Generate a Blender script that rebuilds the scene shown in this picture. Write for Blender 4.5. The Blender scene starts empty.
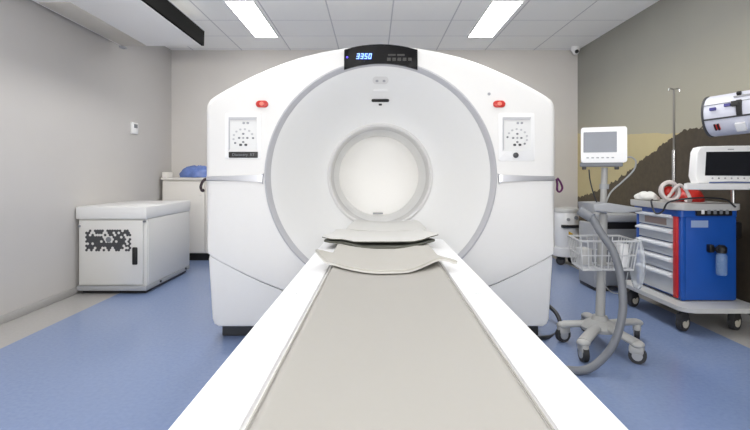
import bpy, bmesh, math, random
from mathutils import Vector, Matrix
random.seed(7)
PI = math.pi
scene = bpy.context.scene
C = scene.collection

# ---------------------------------------------------------------- camera model
F, CX, HY, CZ = 500.0, 373.0, 175.0, 1.04      # focal length in px, principal point, eye height
def at(px, py, d):                              # world point seen at a pixel, d metres ahead of the camera
    return Vector(((px - CX) / F * d, d, CZ - (py - HY) / F * d))
def wx(px, d): return (px - CX) / F * d
def wz(py, d): return CZ - (py - HY) / F * d

cam_d = bpy.data.cameras.new('camera'); cam = bpy.data.objects.new('camera', cam_d); C.objects.link(cam)
cam_d.sensor_width = 36.0; cam_d.lens = F / 750 * 36.0
cam_d.shift_x = (375 - CX) / 750; cam_d.shift_y = (HY - 215) / 750
cam_d.clip_start = 0.05
cam.location = (0, 0, CZ); cam.rotation_euler = (PI / 2, 0, 0)
scene.camera = cam

# ---------------------------------------------------------------- materials
def lin(c):
    c = c / 255.0
    return c / 12.92 if c <= 0.04045 else ((c + 0.055) / 1.055) ** 2.4
def rgb(r, g, b): return (lin(r), lin(g), lin(b), 1)
MATS = {}
def mat(name, col, rough=0.5, metal=0.0, emit=None, estr=0.0, spec=0.5, noise=0.0, nscale=30, bump=0.0, alpha=1.0, trans=0.0):
    m = bpy.data.materials.new(name); m.use_nodes = True
    nt = m.node_tree; b = nt.nodes['Principled BSDF']
    b.inputs['Base Color'].default_value = col
    b.inputs['Roughness'].default_value = rough
    b.inputs['Metallic'].default_value = metal
    b.inputs['Specular IOR Level'].default_value = spec
    if emit:
        b.inputs['Emission Color'].default_value = emit; b.inputs['Emission Strength'].default_value = estr
    if trans: b.inputs['Transmission Weight'].default_value = trans
    if alpha < 1: b.inputs['Alpha'].default_value = alpha
    if noise or bump:
        tc = nt.nodes.new('ShaderNodeTexCoord'); n = nt.nodes.new('ShaderNodeTexNoise')
        n.inputs['Scale'].default_value = nscale; n.inputs['Detail'].default_value = 4
        nt.links.new(tc.outputs['Object'], n.inputs['Vector'])
        if noise:
            mx = nt.nodes.new('ShaderNodeMix'); mx.data_type = 'RGBA'
            mx.inputs['A'].default_value = tuple(x * (1 - noise) for x in col[:3]) + (1,)
            mx.inputs['B'].default_value = tuple(min(1, x * (1 + noise)) for x in col[:3]) + (1,)
            nt.links.new(n.outputs['Fac'], mx.inputs['Factor']); nt.links.new(mx.outputs['Result'], b.inputs['Base Color'])
        if bump:
            bp = nt.nodes.new('ShaderNodeBump'); bp.inputs['Strength'].default_value = bump; bp.inputs['Distance'].default_value = 0.01
            nt.links.new(n.outputs['Fac'], bp.inputs['Height']); nt.links.new(bp.outputs['Normal'], b.inputs['Normal'])
    MATS[name] = m
    return m

M_SHELL = mat('scanner_white', rgb(228, 227, 225), 0.38, noise=0.01)
M_SHELL2 = mat('scanner_white_low', rgb(222, 222, 222), 0.4, noise=0.01)
M_FUNNEL = mat('funnel_white', rgb(224, 224, 223), 0.42, noise=0.01)
M_RIM = mat('rim_grey', rgb(186, 186, 190), 0.4)
M_LIP = mat('bore_ring_white', rgb(210, 209, 208), 0.35)
M_TUNNEL = mat('bore_inner_white', rgb(238, 238, 237), 0.5)
M_COVER = mat('bore_cover_faint_glow', rgb(246, 245, 243), 0.6, emit=rgb(240, 239, 236), estr=0.03)  # slight emission brightens the disc; the cover is no light source
M_SILVER = mat('brushed_silver', rgb(190, 191, 196), 0.32, 0.55)
M_BLACKGLOSS = mat('black_gloss', rgb(12, 12, 15), 0.4, spec=0.15)
M_BLACK = mat('black_plastic', rgb(22, 22, 24), 0.45)
M_DARK = mat('dark_grey', rgb(62, 63, 66), 0.55)
M_GAP = mat('shadow_gap', rgb(40, 41, 44), 0.8)
M_BLUELED = mat('blue_led', rgb(120, 170, 255), 0.4, emit=rgb(150, 185, 255), estr=1.7)
M_PURPLED = mat('violet_led', rgb(90, 70, 230), 0.4, emit=rgb(80, 60, 220), estr=0.9)
M_DIM = mat('dim_display', rgb(40, 38, 36), 0.4)
M_RED = mat('red_plastic', rgb(196, 40, 32), 0.35)
M_REDL = mat('red_light', rgb(236, 130, 112), 0.35)
M_TABLE = mat('table_white', rgb(246, 246, 247), 0.35, noise=0.005)
M_CREAM = mat('cradle_cream', rgb(238, 236, 232), 0.4)
M_CUSHION = mat('cushion_beige', rgb(170, 167, 161), 0.62, noise=0.01, nscale=60)
M_MATTOP = mat('mat_beige', rgb(184, 181, 174), 0.6, noise=0.01)
M_MATWHITE = mat('mat_white', rgb(214, 213, 209), 0.6)
M_MATEDGE = mat('mat_dark_edge', rgb(92, 93, 84), 0.8)
M_MATEDGE2 = mat('mat_light_edge', rgb(205, 204, 200), 0.7)
M_CAB = mat('cabinet_white', rgb(212, 211, 208), 0.4, noise=0.01)
M_CABTOP = mat('cabinet_lid', rgb(222, 222, 221), 0.4)
M_CREAMCAB = mat('cupboard_cream', rgb(232, 228, 221), 0.5)
M_STAND = mat('stand_grey', rgb(170, 170, 168), 0.45)
M_BLUEBAG = mat('blue_plastic', rgb(104, 128, 190), 0.25, noise=0.35, nscale=18, bump=0.5)
M_GREYP = mat('grey_plastic', rgb(158, 160, 164), 0.45)
M_LGREY = mat('light_grey_plastic', rgb(190, 190, 188), 0.45)
M_MGREY = mat('mid_grey_plastic', rgb(120, 123, 128), 0.5)
M_WHITEP = mat('white_plastic', rgb(234, 234, 234), 0.4)
M_SCREEN = mat('monitor_screen_grey', rgb(104, 110, 122), 0.3, noise=0.1, nscale=12)
M_SCREENK = mat('monitor_screen_black', rgb(26, 28, 34), 0.25)
M_CHROME = mat('chrome', rgb(200, 200, 200), 0.22, 0.9)
M_WIRE = mat('white_wire', rgb(196, 197, 198), 0.4)
M_HOSE = mat('grey_hose', rgb(112, 115, 121), 0.5)
M_CABLE = mat('black_cable', rgb(38, 40, 45), 0.5)
M_CABLEG = mat('grey_cable', rgb(150, 152, 152), 0.5)
M_BLUE = mat('cart_blue', rgb(22, 80, 168), 0.38)
M_BLUED = mat('cart_blue_side', rgb(18, 74, 166), 0.4)
M_DRAWER = mat('drawer_grey', rgb(188, 192, 198), 0.42)
M_LIPW = mat('drawer_lip', rgb(214, 217, 222), 0.4)
M_REDBAR = mat('red_bar', rgb(186, 30, 34), 0.4)
M_RUBBER = mat('rubber', rgb(48, 48, 50), 0.7)
M_HUB = mat('caster_hub', rgb(206, 200, 184), 0.5)
M_YELLOW = mat('yellow_sticker', rgb(214, 176, 52), 0.5)
M_PURPLE = mat('purple_strap', rgb(96, 36, 88), 0.7)
M_STRAPK = mat('dark_strap', rgb(48, 34, 40), 0.7)
M_BEIGE = mat('beige_panel', rgb(196, 191, 182), 0.5)
M_AC = mat('ac_white', rgb(242, 241, 239), 0.45)
M_LABELW = mat('pale_label', rgb(150, 170, 205), 0.5)
M_LIGHT = mat('lamp_diffuser', rgb(255, 255, 255), 0.5, emit=(1, 0.99, 0.97, 1), estr=13.0)
M_CLEAR = mat('clear_plastic', rgb(225, 230, 235), 0.15, alpha=0.38)
M_CLEARB = mat('bluish_clear_plastic', rgb(150, 180, 215), 0.15, alpha=0.35)
M_CLOTH = mat('white_cloth', rgb(222, 222, 218), 0.8, noise=0.05, bump=0.5, nscale=25)
M_TUBING = mat('milky_tubing', rgb(214, 206, 204), 0.3)
M_BLUETAG = mat('blue_tag', rgb(62, 60, 128), 0.5)
M_CYL = mat('cylinder_white', rgb(206, 208, 220), 0.4)

# ---------------------------------------------------------------- object helpers
def link(o): C.objects.link(o); return o
def root_of(o):
    while o.parent: o = o.parent
    return o
def tag(o, label=None, cat=None, group=None, kind=None):
    if label: o['label'] = label
    if cat: o['category'] = cat
    if group: o['group'] = group
    if kind: o['kind'] = kind
    return o
def thing(name, label, cat, loc=(0, 0, 0), group=None):
    o = bpy.data.objects.new(name, None); link(o); o.location = loc; o.empty_display_size = 0.1
    return tag(o, label, cat, group)
def obj(name, bm, material, parent=None, label=None, smooth=40, base=None):
    """bm is written in world coordinates; it is shifted into its thing's frame."""
    off = Vector((0, 0, 0))
    if parent is not None: off = root_of(parent).location.copy()
    elif base is not None: off = Vector(base)
    bmesh.ops.recalc_face_normals(bm, faces=bm.faces[:])
    bmesh.ops.translate(bm, verts=bm.verts, vec=-off)
    me = bpy.data.meshes.new(name); bm.to_mesh(me); bm.free()
    me.materials.append(material)
    if smooth:
        for p in me.polygons: p.use_smooth = True
        me.set_sharp_from_angle(angle=math.radians(smooth))
    o = bpy.data.objects.new(name, me); link(o)
    if parent is not None: o.parent = parent
    elif base is not None: o.location = off
    if label: o['label'] = label
    return o
def B(): return bmesh.new()
def box(bm, lo, hi, bev=0.0, seg=2):
    lo, hi = Vector(lo), Vector(hi)
    r = bmesh.ops.create_cube(bm, size=1.0)
    vs = r['verts']; s = hi - lo; c = (hi + lo) / 2
    for v in vs: v.co = Vector((v.co.x * s.x + c.x, v.co.y * s.y + c.y, v.co.z * s.z + c.z))
    if bev > 0:
        es = list({e for v in vs for e in v.link_edges})
        bmesh.ops.bevel(bm, geom=es, offset=min(bev, 0.45 * min(abs(s.x), abs(s.y), abs(s.z))), segments=seg, affect='EDGES', profile=0.5)
    return bm
def prism(bm, pts, y0, y1, bev=0.0, seg=3, axis='y'):
    """pts: (a, b) polygon; extruded along axis. axis y: (x,z); axis z: (x,y); axis x: (y,z)."""
    def co(a, b, t): return (a, t, b) if axis == 'y' else ((a, b, t) if axis == 'z' else (t, a, b))
    f0 = [bm.verts.new(co(a, b, y0)) for a, b in pts]
    f1 = [bm.verts.new(co(a, b, y1)) for a, b in pts]
    n = len(pts); front = bm.faces.new(f0); bm.faces.new(f1[::-1])
    for i in range(n): bm.faces.new((f0[i], f1[i], f1[(i + 1) % n], f0[(i + 1) % n]))
    if bev: bmesh.ops.bevel(bm, geom=list(front.edges), offset=bev, segments=seg, affect='EDGES', profile=0.5)
    return bm
def cyl(bm, p0, p1, r0, r1=None, n=20, cap=True):
    r1 = r0 if r1 is None else r1
    p0, p1 = Vector(p0), Vector(p1); d = p1 - p0
    q = Vector((0, 0, 1)).rotation_difference(d.normalized())
    ra, rb = [], []
    for i in range(n):
        a = 2 * PI * i / n; u = q @ Vector((math.cos(a), math.sin(a), 0))
        ra.append(bm.verts.new(p0 + u * r0)); rb.append(bm.verts.new(p1 + u * r1))
    for i in range(n): bm.faces.new((ra[i], ra[(i + 1) % n], rb[(i + 1) % n], rb[i]))
    if cap: bm.faces.new(ra[::-1]); bm.faces.new(rb)
    return bm
def spline(pts, k=8, closed=False):
    pts = [Vector(p) for p in pts]; n = len(pts); out = []
    rng = range(n) if closed else range(n - 1)
    for i in rng:
        p1, p2 = pts[i], pts[(i + 1) % n]
        p0 = pts[(i - 1) % n] if closed or i > 0 else p1
        p3 = pts[(i + 2) % n] if closed or i + 2 < n else p2
        for j in range(k):
            t = j / k
            out.append(0.5 * ((2 * p1) + (p2 - p0) * t + (2 * p0 - 5 * p1 + 4 * p2 - p3) * t * t + (3 * p1 - p0 - 3 * p2 + p3) * t ** 3))
    if not closed: out.append(pts[-1])
    return out
def tube(bm, pts, r, n=8, closed=False, flat=None):
    """sweep a circle (or a flat (a, b) ellipse) along a polyline"""
    pts = [Vector(p) for p in pts]; m = len(pts)
    rings = []; up = None
    for i in range(m):
        a = pts[(i - 1) % m] if closed or i > 0 else pts[i]
        b = pts[(i + 1) % m] if closed or i < m - 1 else pts[i]
        t = (b - a).normalized()
        if up is None: up = Vector((0, 0, 1)) if abs(t.z) < 0.9 else Vector((0, 1, 0))
        s = t.cross(up).normalized(); up = s.cross(t).normalized()
        ra, rb = flat if flat else (r, r)
        rings.append([bm.verts.new(pts[i] + s * (ra * math.cos(2 * PI * k / n)) + up * (rb * math.sin(2 * PI * k / n))) for k in range(n)])
    for i in range(m if closed else m - 1):
        A, Bq = rings[i], rings[(i + 1) % m]
        for k in range(n): bm.faces.new((A[k], A[(k + 1) % n], Bq[(k + 1) % n], Bq[k]))
    if not closed: bm.faces.new(rings[0][::-1]); bm.faces.new(rings[-1])
    return bm
def lathe_y(bm, prof, cx, cz, n=96):
    """prof: list of (r, y); revolved about the horizontal axis through (cx, cz)"""
    rings = []
    for r, y in prof:
        rings.append([bm.verts.new((cx + r * math.cos(2 * PI * k / n), y, cz + r * math.sin(2 * PI * k / n))) for k in range(n)])
    for a, b in zip(rings, rings[1:]):
        for k in range(n): bm.faces.new((a[k], a[(k + 1) % n], b[(k + 1) % n], b[k]))
    return rings
def lathe_z(bm, prof, cx, cy, n=32, cap=True):
    rings = []
    for r, z in prof:
        rings.append([bm.verts.new((cx + r * math.cos(2 * PI * k / n), cy + r * math.sin(2 * PI * k / n), z)) for k in range(n)])
    for a, b in zip(rings, rings[1:]):
        for k in range(n): bm.faces.new((a[k], a[(k + 1) % n], b[(k + 1) % n], b[k]))
    if cap: bm.faces.new(rings[0][::-1]); bm.faces.new(rings[-1])
    return bm
def grid(bm, nu, nv, fn, thick=None):
    """surface fn(u,v) u,v in 0..1; thick drops a second skin below it"""
    top = [[bm.verts.new(fn(i / nu, j / nv)) for j in range(nv + 1)] for i in range(nu + 1)]
    for i in range(nu):
        for j in range(nv): bm.faces.new((top[i][j], top[i + 1][j], top[i + 1][j + 1], top[i][j + 1]))
    if thick:
        bot = [[bm.verts.new(Vector(top[i][j].co) - Vector((0, 0, thick))) for j in range(nv + 1)] for i in range(nu + 1)]
        for i in range(nu):
            for j in range(nv): bm.faces.new((bot[i][j], bot[i][j + 1], bot[i + 1][j + 1], bot[i + 1][j]))
        for i in range(nu):
            bm.faces.new((top[i][0], bot[i][0], bot[i + 1][0], top[i + 1][0])); bm.faces.new((top[i][nv], top[i + 1][nv], bot[i + 1][nv], bot[i][nv]))
        for j in range(nv):
            bm.faces.new((top[0][j], top[0][j + 1], bot[0][j + 1], bot[0][j])); bm.faces.new((top[nu][j], bot[nu][j], bot[nu][j + 1], top[nu][j + 1]))
    return bm
def text(name, body, size, loc, rot, material, parent):
    cu = bpy.data.curves.new(name, 'FONT'); cu.body = body; cu.size = size; cu.align_x = 'CENTER'; cu.align_y = 'CENTER'; cu.extrude = 0.0006
    t = bpy.data.objects.new(name + '_src', cu); link(t)
    dg = bpy.context.evaluated_depsgraph_get(); dg.update()
    me = bpy.data.meshes.new_from_object(t.evaluated_get(dg)); me.name = name
    bpy.data.objects.remove(t); bpy.data.curves.remove(cu)
    me.transform(Matrix.Translation(Vector(loc) - root_of(parent).location) @ Matrix(rot))
    me.materials.clear(); me.materials.append(material)
    o = bpy.data.objects.new(name, me); link(o); o.parent = parent
    return o
FACE_CAM = ((1, 0, 0, 0), (0, 0, -1, 0), (0, 1, 0, 0), (0, 0, 0, 1))   # text in the x-z plane, read from -y

# ================================================================= THE ROOM
XL, XR, YB, YF, ZC = -2.60, 2.64, 6.45, -2.2, 2.65
def node_math(nt, op, a, b=None, c=None):
    n = nt.nodes.new('ShaderNodeMath'); n.operation = op
    for k, v in enumerate((a, b, c)):
        if v is None: continue
        if isinstance(v, (int, float)): n.inputs[k].default_value = v
        else: nt.links.new(v, n.inputs[k])
    return n.outputs[0]
def node_mix(nt, fac, a, b):
    n = nt.nodes.new('ShaderNodeMix'); n.data_type = 'RGBA'
    if isinstance(fac, (int, float)): n.inputs['Factor'].default_value = fac
    else: nt.links.new(fac, n.inputs['Factor'])
    for s, v in (('A', a), ('B', b)):
        if isinstance(v, tuple): n.inputs[s].default_value = v
        else: nt.links.new(v, n.inputs[s])
    return n.outputs['Result']
def base_nodes(name, rough):
    m = bpy.data.materials.new(name); m.use_nodes = True; nt = m.node_tree; b = nt.nodes['Principled BSDF']
    b.inputs['Roughness'].default_value = rough
    g = nt.nodes.new('ShaderNodeNewGeometry'); sp = nt.nodes.new('ShaderNodeSeparateXYZ'); nt.links.new(g.outputs['Position'], sp.inputs[0])
    return m, nt, b, g.outputs['Position'], sp.outputs
def noise(nt, pos, scale, detail=3):
    n = nt.nodes.new('ShaderNodeTexNoise'); n.inputs['Scale'].default_value = scale; n.inputs['Detail'].default_value = detail
    nt.links.new(pos, n.inputs['Vector']); return n.outputs['Fac']

def floor_mat():
    m, nt, b, pos, s = base_nodes('vinyl_floor', 0.28)
    n1 = noise(nt, pos, 48, 2); n2 = noise(nt, pos, 1.1, 1)
    blue = node_mix(nt, n1, rgb(112, 132, 172), rgb(134, 152, 188))
    blue = node_mix(nt, node_math(nt, 'MULTIPLY', n2, 0.35), blue, rgb(138, 151, 180))
    grey = node_mix(nt, n1, rgb(168, 166, 164), rgb(178, 176, 173))
    e = node_math(nt, 'ADD', node_math(nt, 'LESS_THAN', s[0], -2.23), node_math(nt, 'GREATER_THAN', s[0], 2.26))
    nt.links.new(node_mix(nt, e, blue, grey), b.inputs['Base Color'])
    b.inputs['Roughness'].default_value = 0.22
    return m
def ceiling_mat():
    m, nt, b, pos, s = base_nodes('ceiling_tiles', 0.7)
    def line(v, off, step, w):
        t = node_math(nt, 'DIVIDE', node_math(nt, 'SUBTRACT', v, off), step)
        fr = node_math(nt, 'FRACT', node_math(nt, 'ADD', t, 100.5))
        return node_math(nt, 'LESS_THAN', node_math(nt, 'ABSOLUTE', node_math(nt, 'SUBTRACT', fr, 0.5)), w)
    g = node_math(nt, 'MAXIMUM', line(s[0], 0.19, 0.627, 0.011), line(s[1], 5.20, 0.59, 0.011))
    tile = node_mix(nt, noise(nt, pos, 140, 4), rgb(250, 250, 248), rgb(253, 253, 251))
    nt.links.new(node_mix(nt, g, tile, rgb(206, 206, 209)), b.inputs['Base Color'])
    return m
def plaster_mat(name, c0, c1):
    m, nt, b, pos, s = base_nodes(name, 0.75)
    nt.links.new(node_mix(nt, noise(nt, pos, 2.2, 4), c0, c1), b.inputs['Base Color'])
    return m
def mural_mat():
    m, nt, b, pos, s = base_nodes('wall_with_mountain_mural', 0.7)
    fc = nt.nodes.new('ShaderNodeFloatCurve')
    t = node_math(nt, 'DIVIDE', node_math(nt, 'SUBTRACT', s[1], 3.0), 3.4)
    nt.links.new(t, fc.inputs['Value']); fc.inputs['Factor'].default_value = 1
    ridge = [(3.0, 1.52), (3.45, 1.5), (3.8, 1.46), (4.02, 1.43), (4.26, 1.415), (4.42, 1.375), (4.66, 1.275), (4.92, 1.19), (5.2, 1.06), (5.56, 0.94), (6.0, 0.83), (6.4, 0.76)]
    cv = fc.mapping.curves[0]
    P = [((y - 3.0) / 3.4, z / 2) for y, z in ridge]
    cv.points[0].location = P[0]; cv.points[1].location = P[-1]
    for p in P[1:-1]: cv.points.new(*p)
    for p in cv.points: p.handle_type = 'VECTOR'
    fc.mapping.update()
    zr = node_math(nt, 'MULTIPLY', fc.outputs[0], 2)
    n1 = noise(nt, pos, 14, 4); n2 = noise(nt, pos, 2.5, 4); n3 = noise(nt, pos, 26, 5)
    zr = node_math(nt, 'ADD', zr, node_math(nt, 'MULTIPLY', node_math(nt, 'SUBTRACT', n1, 0.5), 0.10))
    hill = node_math(nt, 'LESS_THAN', s[2], zr)
    top = node_math(nt, 'ADD', node_math(nt, 'MULTIPLY', n2, 0.12), node_math(nt, 'ADD', 1.02, node_math(nt, 'MULTIPLY', s[1], 0.075)))
    top = node_math(nt, 'ADD', top, 0.0)
    ylw = node_math(nt, 'LESS_THAN', s[2], top)
    wall = node_mix(nt, n2, rgb(140, 139, 132), rgb(148, 147, 139))
    yel = node_mix(nt, n2, rgb(200, 187, 144), rgb(184, 171, 128))
    hz_ = nt.nodes.new('ShaderNodeMapRange'); nt.links.new(s[2], hz_.inputs['Value']); hz_.inputs['From Min'].default_value = 1.35; hz_.inputs['From Max'].default_value = 2.2
    wall = node_mix(nt, hz_.outputs['Result'], rgb(172, 168, 150), wall)
    sky = node_mix(nt, ylw, wall, yel)
    far = node_math(nt, 'MULTIPLY', node_math(nt, 'SUBTRACT', s[1], 3.2), 0.34)
    fc2 = nt.nodes.new('ShaderNodeClamp'); nt.links.new(far, fc2.inputs[0])
    brown = node_mix(nt, n3, rgb(42, 37, 31), rgb(66, 57, 47))
    brown2 = node_mix(nt, n3, rgb(72, 63, 49), rgb(104, 92, 69))
    hillc = node_mix(nt, fc2.outputs[0], brown, brown2)
    nt.links.new(node_mix(nt, hill, sky, hillc), b.inputs['Base Color'])
    return m
def slab(name, lo, hi, m):
    o = obj(name, box(B(), lo, hi), m, smooth=0); return tag(o, kind='structure')
T = 0.1
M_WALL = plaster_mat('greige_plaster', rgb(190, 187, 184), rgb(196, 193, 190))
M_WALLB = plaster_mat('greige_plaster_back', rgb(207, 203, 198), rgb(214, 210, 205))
slab('floor', (XL - T, YF - T, -T), (XR + T, YB + T, 0), floor_mat())
slab('ceiling', (XL - T, YF - T, ZC), (XR + T, YB + T, ZC + T), ceiling_mat())
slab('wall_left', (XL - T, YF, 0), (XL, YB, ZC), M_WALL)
slab('wall_right', (XR, YF, 0), (XR + T, YB, ZC), mural_mat())
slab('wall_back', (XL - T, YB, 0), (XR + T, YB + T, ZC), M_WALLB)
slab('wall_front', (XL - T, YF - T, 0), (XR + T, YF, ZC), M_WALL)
M_BASEB = mat('baseboard_grey', rgb(172, 170, 168), 0.5)
tag(obj('baseboard_left', box(B(), (XL, YF, 0), (XL + 0.012, YB, 0.06), 0.004), M_BASEB), kind='structure')
tag(obj('baseboard_back', box(B(), (XL + 0.012, YB - 0.012, 0), (XR - 0.012, YB, 0.06), 0.004), M_BASEB), kind='structure')
tag(obj('baseboard_right', box(B(), (XR - 0.012, YF, 0), (XR, YB, 0.06), 0.004), M_BASEB), kind='structure')

# ================================================================= SCANNER GANTRY
D0 = 3.125
GX, GZ = wx(380.7, D0), wz(176, D0)
RO, RI = 0.725, 0.688
def gp(px, py): return (wx(px, D0), wz(py, D0))
gan = thing('ct_scanner', 'large white ring-shaped scanner gantry with round bore and black display on top', 'scanner', (GX, D0 + 0.5, 0))
# right half of the front outline in pixels, mirrored about the bore axis
half = [(380.7, 46), (400, 46.8), (418, 49), (440, 53), (460, 58), (476, 63.5), (492, 70), (508, 77), (522, 84), (535, 91), (545, 97), (551, 101.5), (553.5, 106), (554.2, 112),
        (554.4, 140), (554.3, 178), (553.2, 215), (552, 254)]
seam = [(552, 254), (540, 261.5), (520, 272), (500, 281.5), (480, 289.5), (455, 297), (425, 302), (380.7, 304)]
right = [gp(*p) for p in half] + [gp(*p) for p in seam[1:]]
right = [(GX + (x - GX) * 1.012, z + (0.012 if z > 1.3 else 0)) for x, z in right]
outline = right + [(2 * GX - x, z) for x, z in right[-2:0:-1]]
def ray_outline(a):
    dx, dz = math.cos(a), math.sin(a); best = None
    n = len(outline)
    for i in range(n):
        x1, z1 = outline[i][0] - GX, outline[i][1] - GZ; x2, z2 = outline[(i + 1) % n][0] - GX, outline[(i + 1) % n][1] - GZ
        ex, ez = x2 - x1, z2 - z1; den = dx * ez - dz * ex
        if abs(den) < 1e-12: continue
        t = (x1 * ez - z1 * ex) / den; u = (x1 * dz - z1 * dx) / den
        if t > 0 and -1e-9 <= u <= 1 + 1e-9: best = t if best is None else max(best, t)
    return best
angs = sorted(set([round(2 * PI * k / 240, 6) for k in range(240)] + [round(math.atan2(z - GZ, x - GX) % (2 * PI), 6) for x, z in outline]))
clean = []
for a in angs:
    if not clean or a - clean[-1] > 0.004: clean.append(a)
bm = B(); rings = []
BEV = 0.04
for a in clean:
    R = ray_outline(a); c, s = math.cos(a), math.sin(a)
    BEV = 0.010 + 0.030 * max(0.0, min(1.0, (s + 0.36) / 0.25))
    prof = [(RO, D0 + 0.03), (RO, D0)] + [(RO + (R - BEV - RO) * t, D0) for t in (0.33, 0.66, 1.0)]
    prof += [(R - BEV + BEV * math.sin(t), D0 + BEV * (1 - math.cos(t))) for t in (PI / 8, PI / 4, 3 * PI / 8, PI / 2)]
    prof += [(R, D0 + 0.5), (R * 0.985, D0 + 1.05), (R * 0.95, D0 + 1.12)]
    rings.append([bm.verts.new((GX + r * c, y, GZ + r * s)) for r, y in prof])
n = len(rings)
for i in range(n):
    A, Bq = rings[i], rings[(i + 1) % n]
    for k in range(len(A) - 1): bm.faces.new((A[k], A[k + 1], Bq[k + 1], Bq[k]))
bm.faces.new([r[-1] for r in rings])
obj('front_shell', bm, M_SHELL, gan, smooth=35)
# lower cover below the curved seam
low = [(552.4, 255), (540, 262.7), (520, 273.2), (500, 282.7), (480, 290.7), (455, 298.2), (425, 303.2), (380.7, 305.2)]
lr = [gp(*p) for p in low[::-1]] + [gp(553.3, 259), gp(549.5, 319), gp(547.5, 324.5), gp(543, 327)]
low_out = [(x, z) for x, z in lr] + [(2 * GX - x, z) for x, z in lr[:0:-1]]
bm = prism(B(), low_out, D0 + 0.006, D0 + 1.0, 0.012)
lowc = obj('lower_cover', bm, M_SHELL2, gan, smooth=35)
# dark recess behind the seam, base plinth
seam_back = [gp(*p) for p in [(548, 250), (520, 268), (480, 286), (425, 298), (380.7, 300)]] + [gp(380.7, 312), gp(425, 310), (gp(480, 298)), gp(520, 281), gp(548, 264)]
bm = prism(B(), seam_back, D0 + 0.03, D0 + 0.9); 
prism(bm, [(2 * GX - x, z) for x, z in seam_back], D0 + 0.03, D0 + 0.9)
obj('seam_gasket', bm, M_MGREY, gan, smooth=0)
bm = box(B(), (wx(217, D0), D0 + 0.1, 0), (wx(544, D0), D0 + 0.95, 0.12), 0.01)
obj('base_plinth', bm, M_DARK, gan)
# rim, funnel, bore
bm = B(); lathe_y(bm, [(RO + 0.001, D0 + 0.03), (RO + 0.001, D0 - 0.006), (RO - 0.008, D0 - 0.010), (RI + 0.006, D0 + 0.012), (RI, D0 + 0.03), (RI, D0 + 0.05)], GX, GZ, 128)
obj('grey_rim', bm, M_RIM, gan, 'grey ring around the funnel')
R1, Y1 = 0.352, D0 + 0.285
def fy(R):
    t = max(0.0, min(1.0, (RI - R) / (RI - R1)))
    return D0 + 0.02 + 0.265 * (t ** 0.92 * 0.55 + 0.45 * math.sin(t * PI / 2) ** 1.4)
bm = B(); lathe_y(bm, [(RI + 0.004 - (RI + 0.004 - R1) * k / 28, fy(RI - (RI - R1) * k / 28)) for k in range(29)], GX, GZ, 128)
obj('funnel', bm, M_FUNNEL, gan, 'concave white funnel leading into the bore')
YL = fy(R1)
bm = B(); lathe_y(bm, [(R1 + 0.012, YL + 0.012), (R1 + 0.008, YL - 0.010), (R1 - 0.004, YL - 0.016), (R1 - 0.016, YL - 0.008), (R1 - 0.020, YL + 0.02), (R1 - 0.020, YL + 0.14), (R1 - 0.024, YL + 0.145), (R1 - 0.024, YL + 0.16)], GX, GZ, 96)
obj('bore_ring', bm, M_LIP, gan)
bm = B(); lathe_y(bm, [(R1 - 0.018, YL + 0.02), (R1 - 0.022, YL + 0.30), (R1 - 0.030, YL + 0.31), (R1 - 0.030, 4.07)], GX, GZ, 96)
obj('bore_tunnel', bm, M_TUNNEL, gan)
bm = B(); rr = lathe_y(bm, [(R1 - 0.026, 4.06), (R1 - 0.05, 4.055), (0.15, 4.05), (0.02, 4.048)], GX, GZ, 96); bm.faces.new(rr[-1])
cov = obj('bore_cover', bm, M_COVER, gan, 'round white cover closing the far end of the bore')
bm = box(B(), (wx(373, 4.0), 4.035, wz(214.6, 4.0)), (wx(383, 4.0), 4.05, wz(213, 4.0)), 0.002)
obj('cover_label', bm, M_GREYP, cov)

def on_funnel(px, py, lift=0.003):
    d = D0 + 0.15
    for _ in range(20):
        x, z = wx(px, d), wz(py, d); d = fy(math.hypot(x - GX, z - GZ)) - lift
    return Vector((wx(px, d), d, wz(py, d)))
def funnel_patch(name, poly, m, depth=0.004):
    bm = B(); f = [bm.verts.new(on_funnel(x, y, depth)) for x, y in poly]; b_ = [bm.verts.new(on_funnel(x, y, -0.004)) for x, y in poly]
    bm.faces.new(f); k = len(f)
    for i in range(k): bm.faces.new((f[i], f[(i + 1) % k], b_[(i + 1) % k], b_[i]))
    return obj(name, bm, m, gan, smooth=0)
def oval(cx, cy, a, b, n=20): return [(cx + a * math.cos(2 * PI * k / n), cy + b * math.sin(2 * PI * k / n)) for k in range(n)]
def rrect(x0, y0, x1, y1, r, n=5):
    out = []
    for cx, cy, a0 in ((x1 - r, y0 + r, -PI / 2), (x1 - r, y1 - r, 0), (x0 + r, y1 - r, PI / 2), (x0 + r, y0 + r, PI)):
        out += [(cx + r * math.cos(a0 + PI / 2 * k / n), cy + r * math.sin(a0 + PI / 2 * k / n)) for k in range(n + 1)]
    return out
funnel_patch('laser_slot', rrect(371.5, 99, 389.2, 102, 1.3), M_BLACK)
funnel_patch('sensor_dot', rrect(378.6, 103.6, 382, 105.6, 0.9), M_DARK)
funnel_patch('camera_recess', rrect(372.5, 76.5, 388.5, 84, 3.5), M_LIP, 0.002)
funnel_patch('recess_lens', oval(377, 81, 1.5, 1.2), M_GREYP, 0.004)
funnel_patch('recess_lens', oval(384, 81, 1.5, 1.2), M_GREYP, 0.004)
funnel_patch('recess_shelf', rrect(373, 89.5, 388, 91.5, 1), M_WHITEP, 0.006)

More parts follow.
